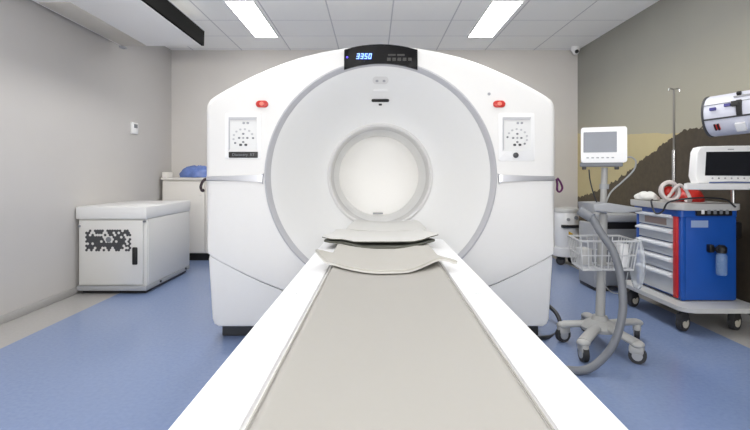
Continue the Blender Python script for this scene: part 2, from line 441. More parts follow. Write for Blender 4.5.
# black display panel
yf = D0 - 0.018
top = [(344.2, 50.2), (353, 47.9), (362, 46.3), (371, 45.3), (380.7, 44.9), (390, 45.3), (399, 46.3), (408, 47.9), (417.4, 50.2)]
bot = []
for k in range(13):
    x = 417.4 - (417.4 - 344.2) * k / 12
    bot.append((x, 176 - math.sqrt(112.2 ** 2 - (x - 380.7) ** 2)))
disp_pts = [(wx(x, D0), wz(y, D0)) for x, y in top + bot]
disp = obj('display_panel', prism(B(), disp_pts, yf, D0 + 0.35, 0.006), M_BLACKGLOSS, gan, 'curved black display band at the top of the gantry')
SEG = {'0': 'abcdef', '3': 'abgcd', '5': 'afgcd'}
def digit(bm, ch, x, z, w, h, t, y0, y1):
    sl = 0.16
    def bar(x0, z0, x1, z1):
        p = [(x0, z0), (x1, z0), (x1, z1), (x0, z1)]
        prism(bm, [(x + a + (b) * sl, z + b) for a, b in p], y0, y1)
    S = {'a': (0, h - t, w, h), 'd': (0, 0, w, t), 'g': (0, h / 2 - t / 2, w, h / 2 + t / 2), 'f': (0, h / 2, t, h), 'e': (0, 0, t, h / 2), 'b': (w - t, h / 2, w, h), 'c': (w - t, 0, w, h / 2)}
    for s_ in SEG[ch]: bar(*S[s_])
px_m = D0 / F
bm = B()
for k, ch in enumerate('3350'): digit(bm, ch, wx(356.2 + 4.0 * k, D0), wz(59.6, D0), 2.9 * px_m, 5.4 * px_m, 0.75 * px_m, yf - 0.002, yf + 0.001)
obj('digital_readout', bm, M_BLUELED, disp, 'blue glowing digits 3350', smooth=0)
bm = prism(B(), [gp(*p) for p in oval(347.3, 58, 1.1, 1.1)], yf - 0.002, yf + 0.001); obj('indicator_light', bm, M_PURPLED, disp)
bm = B()
for k in range(5): box(bm, (wx(387 + 5.2 * k, D0), yf - 0.0015, wz(61.5, D0)), (wx(390.6 + 5.2 * k, D0), yf + 0.001, wz(58.4, D0)))
for k in range(2): box(bm, (wx(388 + 9 * k, D0), yf - 0.0015, wz(56.4, D0)), (wx(395.5 + 9 * k, D0), yf + 0.001, wz(54.8, D0)))
obj('unlit_readout', bm, M_DIM, disp, smooth=0)

# silver side trims
for s in (0, 1):
    pl = [(497.5, 173.5), (503, 175.6), (553, 176.0), (554.8, 176.6), (554.8, 180.6), (503, 181.0), (498.5, 184)]
    if s: pl = [(761.4 - x, y) for x, y in pl]
    obj('side_trim', prism(B(), [gp(*p) for p in pl], D0 - 0.012, D0 + 0.4, 0.005), M_SILVER, gan, 'silver horizontal bar across the side of the gantry')

# control panels
def control_panel(x0, knob):
    w = 36
    pan = obj('control_panel', prism(B(), [gp(*p) for p in rrect(x0, 113, x0 + w, 159 if not knob else 161, 2)], D0 - 0.004, D0 + 0.02, 0.003), M_WHITEP, gan)
    bm = B()
    fr = [gp(*p) for p in rrect(x0 + 4, 117.5, x0 + w - 4, 151, 0.8)]
    prism(bm, fr, D0 - 0.0055, D0 + 0.01); obj('keypad', bm, M_FUNNEL, pan, smooth=0)
    bm = prism(B(), [gp(x0 + 4, 117.3), gp(x0 + w - 4, 117.3), gp(x0 + w - 5, 120.0), gp(x0 + 5, 120.0)], D0 - 0.012, D0 + 0.005)
    prism(bm, [gp(x0 + 4, 117.3), gp(x0 + 5.2, 120), gp(x0 + 5.2, 149), gp(x0 + 4, 151)], D0 - 0.010, D0 + 0.005)
    obj('recess_shade', bm, M_RIM, pan, smooth=0)  # grey strips stand in for the shadow along the recess top and left
    cx, cy = x0 + 18.5, 138.0
    for k in range(4):
        a = k * PI / 2
        obj('arrow_button', prism(B(), [gp(*p) for p in oval(cx + 4.1 * math.cos(a), cy + 4.1 * math.sin(a), 1.25, 1.0, 10)], D0 - 0.008, D0), M_MGREY, pan)
    obj('center_button', prism(B(), [gp(*p) for p in oval(cx, cy, 1.1, 1.0, 10)], D0 - 0.008, D0), M_GREYP, pan)
    for k in range(9):
        a = math.radians(180 + 20 - 235 / 8 * k * (1) - (0)) if False else math.radians((-215 + 27 * k) if not knob else (-175 + 27 * k))
        obj('round_button', prism(B(), [gp(*p) for p in oval(cx + 9.8 * math.cos(a), cy + 8.8 * math.sin(a), 1.15, 1.0, 10)], D0 - 0.008, D0), M_RIM if 0 < k < 8 else M_MGREY, pan)
    for sx in (-2.6, 2.6):
        obj('scan_button', prism(B(), [gp(*p) for p in rrect(cx + sx - 1.4, cy + 5.8, cx + sx + 1.4, cy + 8.0, 0.7)], D0 - 0.008, D0), M_DARK, pan)
    for sx in (0.5, 4.5):
        obj('mode_button', prism(B(), [gp(*p) for p in rrect(cx + sx - 1.2, 122, cx + sx + 1.2, 124.2, 0.6)], D0 - 0.008, D0), M_GREYP, pan)
    if knob:
        obj('knob', prism(B(), [gp(*p) for p in oval(cx - 1.5, 155.3, 2.7, 2.7)], D0 - 0.016, D0, 0.004), M_DARK, pan, 'dark round knob')
    return pan
control_panel(225, False)
control_panel(498.5, True)
nm = obj('name_plate', prism(B(), [gp(*p) for p in rrect(229, 151.8, 258, 157.8, 0.5)], D0 - 0.007, D0 + 0.005, 0.001), M_BLACK, gan, 'black strip with faint lettering')
text('lettering', 'Discovery  RT', 0.024, (wx(243.6, D0), D0 - 0.0078, wz(154.8, D0)), FACE_CAM, M_MGREY, nm)
for px in (262.2, 499.0):
    e = obj('emergency_button', prism(B(), [gp(*p) for p in rrect(px - 6, 100.8, px + 6, 107.6, 3.2)], D0 - 0.014, D0 + 0.005, 0.006), M_RED, gan, 'red oval emergency stop')
    obj('button_cap', prism(B(), [gp(*p) for p in oval(px, 104.1, 2.3, 2.0)], D0 - 0.022, D0 - 0.010, 0.003), M_REDL, e)
obj('screw_cover', prism(B(), [gp(*p) for p in oval(489, 94, 1.5, 1.5)], D0 - 0.004, D0 + 0.005), M_GREYP, gan)
st = obj('warning_sticker', prism(B(), [gp(519, 277.6), gp(536, 276.4), gp(536, 280.4), gp(519, 281.4)], D0 + 0.009, D0 + 0.02), M_YELLOW, gan, 'small yellow warning sticker', smooth=0)
bm = prism(B(), [gp(519.8, 280.8), gp(521.3, 278.0), gp(522.8, 280.6)], D0 + 0.0075, D0 + 0.012)
for k in range(4): box(bm, (wx(524.2 + 2.9 * k, D0), D0 + 0.0075, wz(279.9 - 0.15 * k, D0)), (wx(526.2 + 2.9 * k, D0), D0 + 0.012, wz(278.2 - 0.15 * k, D0)))
obj('warning_mark', bm, M_DARK, st, smooth=0)

# strap loops hanging at the two sides of the gantry
d = D0 + 0.06
pts = spline([at(556.4, 179, d), at(557.3, 184, d), at(557.2, 190, d), at(559.8, 191.8, d), at(562.3, 188, d), at(560.5, 182.5, d), at(557.4, 178, d)], 6)
tag(obj('strap_loop', tube(B(), pts, 0, 8, flat=(0.006, 0.011)), M_PURPLE, base=at(558, 191, d)), 'purple strap loop hanging beside the right silver bar of the scanner', 'strap', 'strap loops at the scanner sides')
pts = spline([at(209.6, 178.5, d), at(204, 180, d), at(200.8, 186, d), at(201.9, 190.5, d), at(204.2, 190, d)], 6)
tag(obj('strap_loop', tube(B(), pts, 0, 8, flat=(0.006, 0.009)), M_STRAPK, base=at(203, 190, d)), 'dark brown strap hook hanging beside the left silver bar of the scanner', 'strap', 'strap loops at the scanner sides')

# ================================================================= PATIENT TABLE
ZT = 0.66; TY = 3.0
tab = thing('scanner_table', 'long white patient table running into the scanner bore', 'table', (0.06, 2.0, 0))
tx = 0.055; HW = 0.354
def sec(xs): return xs
def sweep_section(prof, y0, y1, bev=0.0):
    bm = B(); n_ = 2
    rings_ = [[bm.verts.new((tx + x, y, z)) for x, z in prof] for y in (y0, y1)]
    k = len(prof)
    for i in range(k): bm.faces.new((rings_[0][i], rings_[0][(i + 1) % k], rings_[1][(i + 1) % k], rings_[1][i]))
    bm.faces.new(rings_[0][::-1]); bm.faces.new(rings_[1])
    if bev: 
        es = [e for e in bm.edges if abs(e.verts[0].co.y - e.verts[1].co.y) > 0.1]
        bmesh.ops.bevel(bm, geom=es, offset=bev, segments=3, affect='EDGES')
    return bm
Y0 = 0.42
for s in (-1, 1):
    prof = [(s * 0.238, ZT - 0.10), (s * 0.238, ZT - 0.004), (s * 0.246, ZT), (s * HW, ZT - 0.006), (s * HW, ZT - 0.09), (s * 0.30, ZT - 0.12)]
    obj('side_rail', sweep_section(prof, Y0, TY, 0.006), M_TABLE, tab)
prof = [(-0.236, ZT - 0.10), (-0.236, ZT - 0.006), (-0.224, ZT - 0.002), (-0.12, ZT - 0.016), (0, ZT - 0.020), (0.12, ZT - 0.016), (0.224, ZT - 0.002), (0.236, ZT - 0.006), (0.236, ZT - 0.10)]
obj('cradle', sweep_section(prof, Y0 - 0.02, D0 + 0.13), M_CREAM, tab)
bm = box(B(), (tx - 0.30, Y0 + 0.03, ZT - 0.26), (tx + 0.30, TY - 0.05, ZT - 0.118), 0.04)
obj('table_body', bm, M_SHELL2, tab)
bm = box(B(), (tx - 0.26, 1.0, 0.06), (tx + 0.26, 2.75, ZT - 0.255), 0.03); obj('pedestal', bm, M_SHELL2, tab)
bm = box(B(), (tx - 0.31, 0.9, 0.0), (tx + 0.31, 2.9, 0.06), 0.015); obj('foot_plinth', bm, M_DARK, tab)
for px, py, sx in ((332, 293, -1), (449, 292.5, 1)):
    d_ = (CZ - ZT) * F / (py - HY); x0 = tx + sx * 0.285
    obj('latch_mark', box(B(), (x0 - 0.014, d_ - 0.002, ZT - 0.01), (x0 + 0.014, d_ + 0.002, ZT - 0.0005)), M_RIM, tab, smooth=0)
# far end of the cradle that tapers into the bore
def ext(u, v):
    hw = 0.245 - 0.06 * v; x = (u * 2 - 1)
    return Vector((tx + 0.012 + x * hw, 3.045 + v * 0.25, 0.700 + 0.034 * min(1, v * 1.6) + 0.014 * x * x))
obj('head_extension', grid(B(), 16, 10, ext, 0.05), M_MATWHITE, tab, 'pale head end of the table reaching into the bore')
tab.rotation_euler = (0, 0, math.radians(-0.75))
YAW = Matrix.Translation(tab.location) @ Matrix.Rotation(math.radians(-0.75), 4, 'Z') @ Matrix.Translation(-tab.location)

# long cushion lying in the cradle
def cush(u, v):
    x = (u * 2 - 1)
    e = max(0.0, (abs(x) - 0.93) / 0.07)
    z = ZT - 0.0165 + 0.0225 * abs(x) ** 2.2 + 0.016 * math.sqrt(max(0.0, 1 - e * e))
    return YAW @ Vector((tx + x * 0.2225, Y0 - 0.01 + v * 2.55, z))
bm = grid(B(), 40, 12, cush, 0.0)
top_b = bm
cb = YAW @ Vector((tx, 1.7, ZT))
def cush2(u, v):
    p = cush(u, v); return p
bm.free(); bm = grid(B(), 40, 12, cush, 0.0001)
cushion = thing('table_cushion', 'long plain beige cushion lying along the middle of the scanner table', 'cushion', cb)
obj('cushion_pad', bm, M_CUSHION, cushion, smooth=60)
pip = B()
for s in (0.004, 0.996):
    tube(pip, [cush(s, v / 12) + Vector((0, 0, 0.0005)) for v in range(13)], 0.0025, 6)
obj('piping', pip, M_CUSHION, cushion)

# curved loose mats across the table
def interp(tab_, x):
    for (x0, y0), (x1, y1) in zip(tab_, tab_[1:]):
        if x <= x1:
            t = (x - x0) / (x1 - x0); t = t * t * (3 - 2 * t) * 0.5 + t * 0.5
            return y0 + (y1 - y0) * t
    return tab_[-1][1]
def mat_thing(label, edge, depth, zmid, far_hw, top_m, edge_m, th, narrow=0.3, lift=0.0):
    """edge: pixels of the near edge with their depth (px, py, d), left to right"""
    pts = spline([at(*e) for e in edge], 8)
    us = [k / (len(pts) - 1) for k in range(len(pts))]
    mid = sum(p.x for p in pts) / len(pts)
    mid = (pts[0].x + pts[-1].x) / 2; hw = (pts[-1].x - pts[0].x) / 2
    def fn(u, v):
        k = u * (len(pts) - 1); i = min(int(k), len(pts) - 2); f = k - i
        p = pts[i].lerp(pts[i + 1], f)
        w = min(1.0, v / narrow); w = w * w * (3 - 2 * w)
        x = mid + (p.x - mid) * (1 + (far_hw / hw - 1) * w)
        z = p.z + (zmid + (p.z - zmid) * 0.45 - p.z) * w
        y_ = p.y + (edge[0][2] + depth - p.y) * v
        q_ = min(1.0, abs(x - tx - 0.013 * (y_ - 2.0)) / 0.215)
        z = max(z, zmid, ZT + 0.004 + 0.024 * q_ ** 2 + th + lift)
        return Vector((x, p.y + (edge[0][2] + depth - p.y) * v, z))
    t = thing('foam_mat', label, 'mat', (mid, edge[0][2] + depth / 2, zmid), 'curved mats lying across the table')
    obj('mat_surface', grid(B(), 44, 16, fn, th * 0.4), top_m, t, smooth=50)
    obj('mat_lining', grid(B(), 44, 16, lambda u, v: fn(u, v) + Vector((0, 0.003, -th * 0.4)), th * 0.6), edge_m, t, smooth=50)
    return t
mat_thing('beige curved mat nearest the camera, its ends curling up off the table cushion',
          [(315.5, 249.5, 2.02), (320, 255, 2.0), (327, 261, 1.97), (345, 267.5, 1.93), (370, 271.0, 1.90), (390, 271.5, 1.90), (410, 269, 1.91), (425, 263.5, 1.94), (438, 258.0, 1.97), (448, 258.6, 1.98), (457.5, 263, 1.97)],
          0.43, 0.678, 0.222, M_MATTOP, M_MATEDGE2, 0.013, 0.35)
mat_thing('dark-edged grey curved mat squeezed under the white mat next to the bore',
          [(324, 240, 2.6), (331, 241.5, 2.58), (340, 243.5, 2.56), (358, 247.2, 2.50), (378, 248.6, 2.48), (400, 247.8, 2.49), (420, 243.5, 2.55), (435, 239.5, 2.6)],
          0.38, 0.680, 0.24, M_MATEDGE, M_MATEDGE, 0.010, 0.6)
mat_thing('white curved mat on top of the pile next to the bore',
          [(322, 236, 2.60), (331, 238.0, 2.58), (345, 240.5, 2.565), (362, 243.2, 2.55), (382, 243.8, 2.55), (402, 242.6, 2.555), (420, 239.2, 2.57), (430, 236, 2.59), (438.5, 233.6, 2.6)],
          0.40, 0.704, 0.26, M_MATWHITE, M_MATEDGE, 0.009, 0.8, 0.018)

# ================================================================= LEFT SIDE
# white equipment cabinet against the left wall
cx0, cx1, cy0, cy1 = -2.588, -1.975, 4.36, 5.39
cab = thing('equipment_cabinet', 'low white metal cabinet with honeycomb vent and black handle by the left wall', 'cabinet', ((cx0 + cx1) / 2, (cy0 + cy1) / 2, 0))
obj('carcass', box(B(), (cx0 + 0.01, cy0 + 0.02, 0.055), (cx1 - 0.004, cy1, 0.66), 0.006), M_CAB, cab)
obj('plinth', box(B(), (cx0 + 0.03, cy0 + 0.05, 0), (cx1 - 0.03, cy1 - 0.03, 0.06)), M_BLACK, cab)
obj('lid', box(B(), (cx0, cy0 - 0.012, 0.655), (cx1 + 0.006, cy1 + 0.01, 0.765), 0.012), M_CABTOP, cab)
obj('skirt', box(B(), (cx0 + 0.005, cy0 - 0.004, 0.03), (cx1, cy1, 0.072), 0.005), M_GREYP, cab)
door = obj('cabinet_door', box(B(), (cx0 + 0.03, cy0 - 0.008, 0.085), (cx1 - 0.03, cy0 + 0.03, 0.645), 0.006), M_CAB, cab)
yd = cy0 - 0.008
bm = B(); hs = 0.0125; hw_ = hs * math.sqrt(3)
vx0, vx1, vz0, vz1 = wx(87, cy0), wx(131, cy0), wz(250, cy0), wz(229, cy0)
vcx, vcz = (vx0 + vx1) / 2, (vz0 + vz1) / 2
rows = int((vz1 - vz0) / (hs * 1.5)) + 1; cols = int((vx1 - vx0) / hw_) + 1
for r in range(rows):
    for c in range(cols):
        x = vx0 + c * hw_ + (hw_ / 2 if r % 2 else 0); z = vz0 + r * hs * 1.5
        if x > vx1 or z > vz1: continue
        if random.random() < (0.2 if r not in (0, rows - 1) else 0.3): continue
        if abs(x - vcx) < 0.034 and abs(z - vcz) < 0.034: continue
        prism(bm, [(x + hs * 0.99 * math.cos(PI / 6 + k * PI / 3), z + hs * 0.99 * math.sin(PI / 6 + k * PI / 3)) for k in range(6)], yd - 0.0012, yd + 0.004)
obj('vent_grille', bm, M_DARK, door, 'dark honeycomb vent pattern', smooth=0)
bm = prism(B(), [(vcx + 0.024 * math.cos(k * PI / 12), vcz + 0.024 * math.sin(k * PI / 12)) for k in range(24)], yd - 0.0015, yd + 0.004)
obj('round_emblem', bm, M_MGREY, door, smooth=0)
hx = wx(135.6, cy0)
obj('door_handle', box(B(), (hx - 0.022, yd - 0.016, wz(264.5, cy0)), (hx + 0.022, yd + 0.004, wz(247, cy0)), 0.012, 3), M_BLACK, door, 'black pull handle')
obj('door_lock', cyl(B(), (wx(80, cy0), yd - 0.006, wz(226, cy0)), (wx(80, cy0), yd + 0.01, wz(226, cy0)), 0.011), M_MGREY, cab)
obj('screw_cap', cyl(B(), (cx1 - 0.02, yd - 0.002, 0.635), (cx1 - 0.02, yd + 0.02, 0.635), 0.010), M_MGREY, cab)
obj('side_panel', box(B(), (cx1 - 0.008, cy0 + 0.035, 0.085), (cx1 + 0.003, cy1 - 0.015, 0.648), 0.004), M_CAB, cab)
for yy in (cy0 + 0.28, cy1 - 0.12):
    obj('side_bolt', cyl(B(), (cx1 - 0.004, yy, 0.055), (cx1 + 0.012, yy, 0.055), 0.012, n=12), M_DARK, cab)

# cream base cupboard on the back wall
bx0, bx1, by0, by1 = -2.56, -1.62, 6.05, 6.435
cup = thing('base_cupboard', 'cream cupboard against the back wall, left of the scanner', 'cupboard', ((bx0 + bx1) / 2, 6.15, 0))
obj('carcass', box(B(), (bx0 + 0.01, by0 + 0.02, 0.09), (bx1 - 0.01, by1, 0.985), 0.003), M_CREAMCAB, cup)
obj('kickboard', box(B(), (bx0 + 0.02, by0 + 0.05, 0), (bx1 - 0.02, by1, 0.10)), M_BLACK, cup)
obj('worktop', box(B(), (bx0, by0 - 0.02, 0.98), (bx1, by1, 1.008), 0.006), M_CREAMCAB, cup)
mid = wx(203.5, 6.0)
for a, b in ((bx0 + 0.012, mid - 0.004), (mid + 0.004, bx1 - 0.012)):
    dr = obj('cupboard_door', box(B(), (a, by0, 0.105), (b, by0 + 0.02, 0.965), 0.003), M_CREAMCAB, cup)
    kx = b - 0.05 if b < mid else a + 0.05
    obj('door_knob', cyl(B(), (kx, by0 - 0.016, 0.8), (kx, by0 + 0.005, 0.8), 0.010, n=12), M_CREAMCAB, dr)
o = obj('paper_box', box(B(), (-2.555, 6.05, 1.009), (-2.48, 6.2, 1.075), 0.008), M_CREAMCAB, base=(-2.49, 6.1, 1.009))
tag(o, 'small cream box at the left end of the back cupboard top', 'box')
# crumpled blue plastic bag
def crumple(c, rx, ry, rz, seed, amp=0.16, nu=40, nv=22, flat=0.25):
    random.seed(seed); ph = [(random.uniform(2, 9), random.uniform(2, 9), random.uniform(0, 6), random.uniform(0.4, 1)) for _ in range(7)]
    bm = B(); rows_ = []
    for j in range(1, nv):
        th = PI * j / nv; row = []
        for i in range(nu):
            a = 2 * PI * i / nu
            n_ = sum(w * math.sin(p * math.cos(a) + q * th + r) * math.sin(q * math.sin(a) + r) for p, q, r, w in ph) / 3
            k = 1 + amp * n_
            z = math.cos(th) * rz * k
            row.append(bm.verts.new((c[0] + rx * k * math.sin(th) * math.cos(a), c[1] + ry * k * math.sin(th) * math.sin(a), max(c[2] + z, c[2] - rz * flat))))
        rows_.append(row)
    for A, Bq in zip(rows_, rows_[1:]):
        for i in range(nu): bm.faces.new((A[i], A[(i + 1) % nu], Bq[(i + 1) % nu], Bq[i]))
    bm.faces.new(rows_[0][::-1]); bm.faces.new(rows_[-1])
    return bm
tag(obj('plastic_bag', crumple((-2.155, 6.13, 1.009 + 0.03), 0.21, 0.11, 0.115, 3, 0.14), M_BLUEBAG, base=(-2.155, 6.13, 1.009), smooth=180), 'crumpled blue plastic bag lying on the cream cupboard', 'bag')

# thermostat on the left wall
y0_, y1_ = 5.36, 5.50
z0_, z1_ = wz(134, 5.43), wz(122.5, 5.43)
th_ = thing('wall_thermostat', 'small white thermostat with grey display on the left wall', 'thermostat', (XL, 5.33, z0_))
obj('housing', box(B(), (XL, y0_, z0_), (XL + 0.02, y1_, z1_), 0.006), M_WHITEP, th_)
obj('screen', box(B(), (XL + 0.017, y0_ + 0.04, z0_ + 0.065), (XL + 0.022, y1_ - 0.02, z1_ - 0.018), 0.001), M_MGREY, th_)

# ceiling-suspended air conditioner
ac = thing('air_conditioner', 'white ceiling-hung air conditioner with black outlet above the left wall', 'air conditioner', (-2.1, 4.2, 2.33))
ax0, ax1, ay0, ay1, az = -2.54, -1.70, 3.2, 4.98, 2.325
bm = prism(B(), [(ax0, az + 0.02), (ax0 + 0.03, az), (ax1 - 0.02, az), (ax1, az + 0.02), (ax1 + 0.005, az + 0.145), (ax1 - 0.10, az + 0.20), (ax1 - 0.35, ZC - 0.03), (ax0, ZC - 0.03)], ay0, ay1, 0.012)
obj('housing', bm, M_AC, ac)
bm = prism(B(), [(ax1 - 0.012, az + 0.005), (ax1 + 0.012, az + 0.004), (ax1 + 0.018, az + 0.15), (ax1 - 0.012, az + 0.15)], ay0 + 0.01, ay1 + 0.014, 0.004)
obj('outlet_vane', bm, mat('matt_black', rgb(14, 14, 14), 0.9, spec=0.08), ac, 'long black outlet vane')
bm = prism(B(), [(ax1 - 0.02, az + 0.148), (ax1 + 0.02, az + 0.148), (ax1 + 0.016, az + 0.158), (ax1 - 0.02, az + 0.158)], ay0 + 0.01, ay1 + 0.01)
obj('vane_edge', bm, M_SILVER, ac)
gx0, gx1 = ax0 + 0.05, ax0 + 0.29
bm = box(B(), (gx0, 3.72, az - 0.006), (gx1, ay1 - 0.02, az + 0.01), 0.004)
gr = obj('intake_grille', bm, M_BEIGE, ac, 'beige intake grille on the underside')
bm = box(B(), (ax0 + 0.02, ay1 - 0.03, az - 0.022), (ax0 + 0.07, ay1 + 0.05, az - 0.002), 0.008)
obj('drain_spout', bm, M_GREYP, ac)
for xx in (ax0 + 0.12, ax1 - 0.45):
    for yy in (ay0 + 0.2, ay1 - 0.2):
        obj('ceiling_hanger', box(B(), (xx, yy, ZC - 0.035), (xx + 0.05, yy + 0.05, ZC)), M_AC, ac)

# security camera
p = at(575.5, 52.0, 6.28)
sc_ = thing('security_camera', 'small white dome security camera in the right ceiling corner', 'camera', (p.x, p.y, ZC - 0.06))
obj('housing', lathe_z(B(), [(0.055, ZC), (0.055, ZC - 0.03), (0.05, ZC - 0.05), (0.042, ZC - 0.06)], p.x, p.y), M_WHITEP, sc_)
bm = B(); bmesh.ops.create_uvsphere(bm, u_segments=20, v_segments=12, radius=0.040, matrix=Matrix.Translation((p.x, p.y - 0.004, ZC - 0.062)))
ey = obj('eyeball', bm, M_WHITEP, sc_, smooth=180)
obj('lens', cyl(B(), (p.x - 0.004, p.y - 0.058, ZC - 0.070), (p.x, p.y - 0.02, ZC - 0.066), 0.022, n=16), M_BLACK, ey)

# recessed ceiling lights
def ceiling_light(x0, x1, y0, y1, label):
    t = thing('ceiling_light', label, 'light', ((x0 + x1) / 2, (y0 + y1) / 2, ZC), 'ceiling light panels')
    bm = B(); e = 0.014
    for lo, hi in (((x0 - e, y0 - e), (x0, y1 + e)), ((x1, y0 - e), (x1 + e, y1 + e)), ((x0, y0 - e), (x1, y0)), ((x0, y1), (x1, y1 + e))):
        box(bm, (lo[0], lo[1], ZC - 0.010), (hi[0], hi[1], ZC))
    obj('frame', bm, M_WHITEP, t, smooth=0)
    obj('diffuser', box(B(), (x0, y0, ZC - 0.006), (x1, y1, ZC)), M_LIGHT, t, 'glowing white diffuser', smooth=0)
ceiling_light(-1.365, -1.11, 4.62, 5.81, 'left glowing rectangular ceiling light, above the left side of the scanner')
ceiling_light(1.11, 1.385, 4.62, 5.81, 'right glowing rectangular ceiling light, above the right side of the scanner')

# ================================================================= RIGHT SIDE
def caster(parent, x, y, r=0.045, ang=0.0, hub=M_HUB, fork=M_LGREY, w=0.028, top=None):
    ca, sa = math.cos(ang), math.sin(ang); ax = Vector((-sa, ca, 0))
    c = Vector((x, y, r))
    top = top if top else r * 2.3
    cs = obj('caster', cyl(B(), c - ax * w / 2, c + ax * w / 2, r, n=20), M_RUBBER, parent)
    obj('caster_hub', cyl(B(), c - ax * (w / 2 + 0.004), c + ax * (w / 2 + 0.004), r * 0.6, n=16), hub, cs)
    bm = B(); cyl(bm, (x, y, r * 1.15), (x, y, top), r * 0.42, n=14)
    m_ = Matrix.Translation((x, y, r * 1.35)) @ Matrix.Rotation(ang, 4, 'Z')
    b2 = box(B(), (-r * 0.95, -w / 2 - 0.008, -r * 0.25), (r * 0.75, w / 2 + 0.008, r * 0.9), r * 0.35)
    me_ = bpy.data.meshes.new('tmp'); b2.to_mesh(me_); b2.free(); me_.transform(m_); bm.from_mesh(me_); bpy.data.meshes.remove(me_)
    obj('caster_fork', bm, fork, cs)
    return cs
# rolling stand
sx, sy = 1.375, 3.03
std = thing('monitor_stand', 'grey rolling stand with wire basket and splayed caster base, right of the scanner', 'stand', (sx, sy, 0))
legs = [(1.175, 2.79), (1.46, 2.76), (1.672, 3.17), (1.185, 3.12), (1.42, 3.32)]
for lx, ly in legs:
    a = math.atan2(ly - sy, lx - sx)
    bm = B(); pts = [Vector((sx, sy, 0.135)), Vector((sx + (lx - sx) * 0.45, sy + (ly - sy) * 0.45, 0.128)), Vector((lx, ly, 0.110))]
    pts = spline(pts, 6)
    tube(bm, pts, 0, 12, flat=(0.036, 0.020))
    bmesh.ops.create_uvsphere(bm, u_segments=14, v_segments=8, radius=0.038, matrix=Matrix.Translation((lx, ly, 0.105)) @ Matrix.Diagonal((1, 1, 0.55, 1)))
    lg = obj('leg', bm, M_STAND, std, smooth=60)
    caster(std, lx, ly, 0.046, a + 0.7, M_GREYP, M_STAND, 0.030, 0.1)
obj('hub', lathe_z(B(), [(0.105, 0.105), (0.110, 0.125), (0.09, 0.15), (0.05, 0.165), (0.04, 0.19)], sx, sy), M_STAND, std)
obj('pole', cyl(B(), (sx, sy, 0.15), (sx + 0.02, sy, 0.80), 0.027, 0.025), M_STAND, std)
obj('upper_pole', cyl(B(), (sx + 0.018, sy, 0.78), (sx + 0.028, sy, 1.085), 0.020, 0.018), M_STAND, std)
obj('pole_collar', cyl(B(), (sx + 0.026, sy, 0.955), (sx + 0.026, sy, 0.985), 0.027), M_GREYP, std)
# handle and tray
bm = prism(B(), [(wx(592, 2.9), wz(203.5, 2.9)), (wx(609, 2.9), wz(203, 2.9)), (wx(641, 2.9), wz(208, 2.9)), (wx(641, 2.9), wz(211.5, 2.9)), (wx(618, 2.9), wz(213, 2.9)), (wx(593, 2.9), wz(212, 2.9))], 2.88, 3.10, 0.012)
obj('handle', bm, M_GREYP, std, 'grey wedge shaped handle')
# wire basket
bk = obj('basket_rim', tube(B(), [Vector(v) for v in ((1.205, 2.90, 0.655), (1.54, 2.90, 0.655), (1.56, 3.17, 0.655), (1.235, 3.17, 0.655))], 0.006, 8, closed=True), M_WIRE, std)
bm = B()
tube(bm, [Vector(v) for v in ((1.225, 2.92, 0.485), (1.52, 2.92, 0.485), (1.535, 3.15, 0.485), (1.255, 3.15, 0.485))], 0.005, 8, closed=True)
tube(bm, [Vector(v) for v in ((1.215, 2.91, 0.57), (1.53, 2.91, 0.57), (1.547, 3.16, 0.57), (1.245, 3.16, 0.57))], 0.004, 6, closed=True)
for k in range(9):
    t = k / 8
    tube(bm, [(1.205 + 0.335 * t, 2.90, 0.655), (1.225 + 0.295 * t, 2.92, 0.485), (1.255 + 0.28 * t, 3.15, 0.485), (1.235 + 0.325 * t, 3.17, 0.655)], 0.0035, 6)
for k in range(1, 7):
    t = k / 7
    tube(bm, [(1.205 + 0.03 * t, 2.90 + 0.27 * t, 0.655), (1.225 + 0.03 * t, 2.92 + 0.23 * t, 0.485), (1.52 + 0.015 * t, 2.92 + 0.23 * t, 0.485), (1.54 + 0.02 * t, 2.90 + 0.27 * t, 0.655)], 0.0035, 6)
obj('basket_wires', bm, M_WIRE, std)
obj('basket_bracket', box(B(), (sx - 0.02, sy - 0.05, 0.465), (sx + 0.06, sy + 0.05, 0.50), 0.01), M_GREYP, std)
# patient monitor on the stand
d = 2.95
mon = thing('patient_monitor', 'white patient monitor with grey screen on top of the rolling stand', 'monitor', (wx(605, d), d + 0.05, wz(166, d)))
def mp(px, py): return (wx(px, d), wz(py, d))
obj('housing', prism(B(), [mp(*p) for p in rrect(586, 127, 628, 162.5, 2.2)], d, d + 0.09, 0.008), M_WHITEP, mon)
scn = obj('screen', prism(B(), [mp(*p) for p in rrect(588.3, 131.8, 618.8, 152.3, 0.6)], d - 0.002, d + 0.01), M_SCREEN, mon, 'dull grey screen', smooth=0)
for k in range(6): obj('button', box(B(), (wx(591 + 4.6 * k, d), d - 0.002, wz(158.3, d)), (wx(593.4 + 4.6 * k, d), d + 0.004, wz(157, d)), 0.001), M_GREYP, mon)
obj('under_tray', box(B(), (wx(585, d), d + 0.012, wz(166.6, d)), (wx(624.5, d), d + 0.10, wz(162.2, d)), 0.006), M_MGREY, mon)
obj('connector', box(B(), (wx(587, d), d + 0.02, wz(169.5, d)), (wx(591, d), d + 0.05, wz(166, d)), 0.003), M_BLACK, mon)
obj('connector', box(B(), (wx(617, d), d + 0.02, wz(169.5, d)), (wx(621, d), d + 0.05, wz(166, d)), 0.003), M_BLACK, mon)
mon.rotation_euler = (0, 0, math.radians(-22))
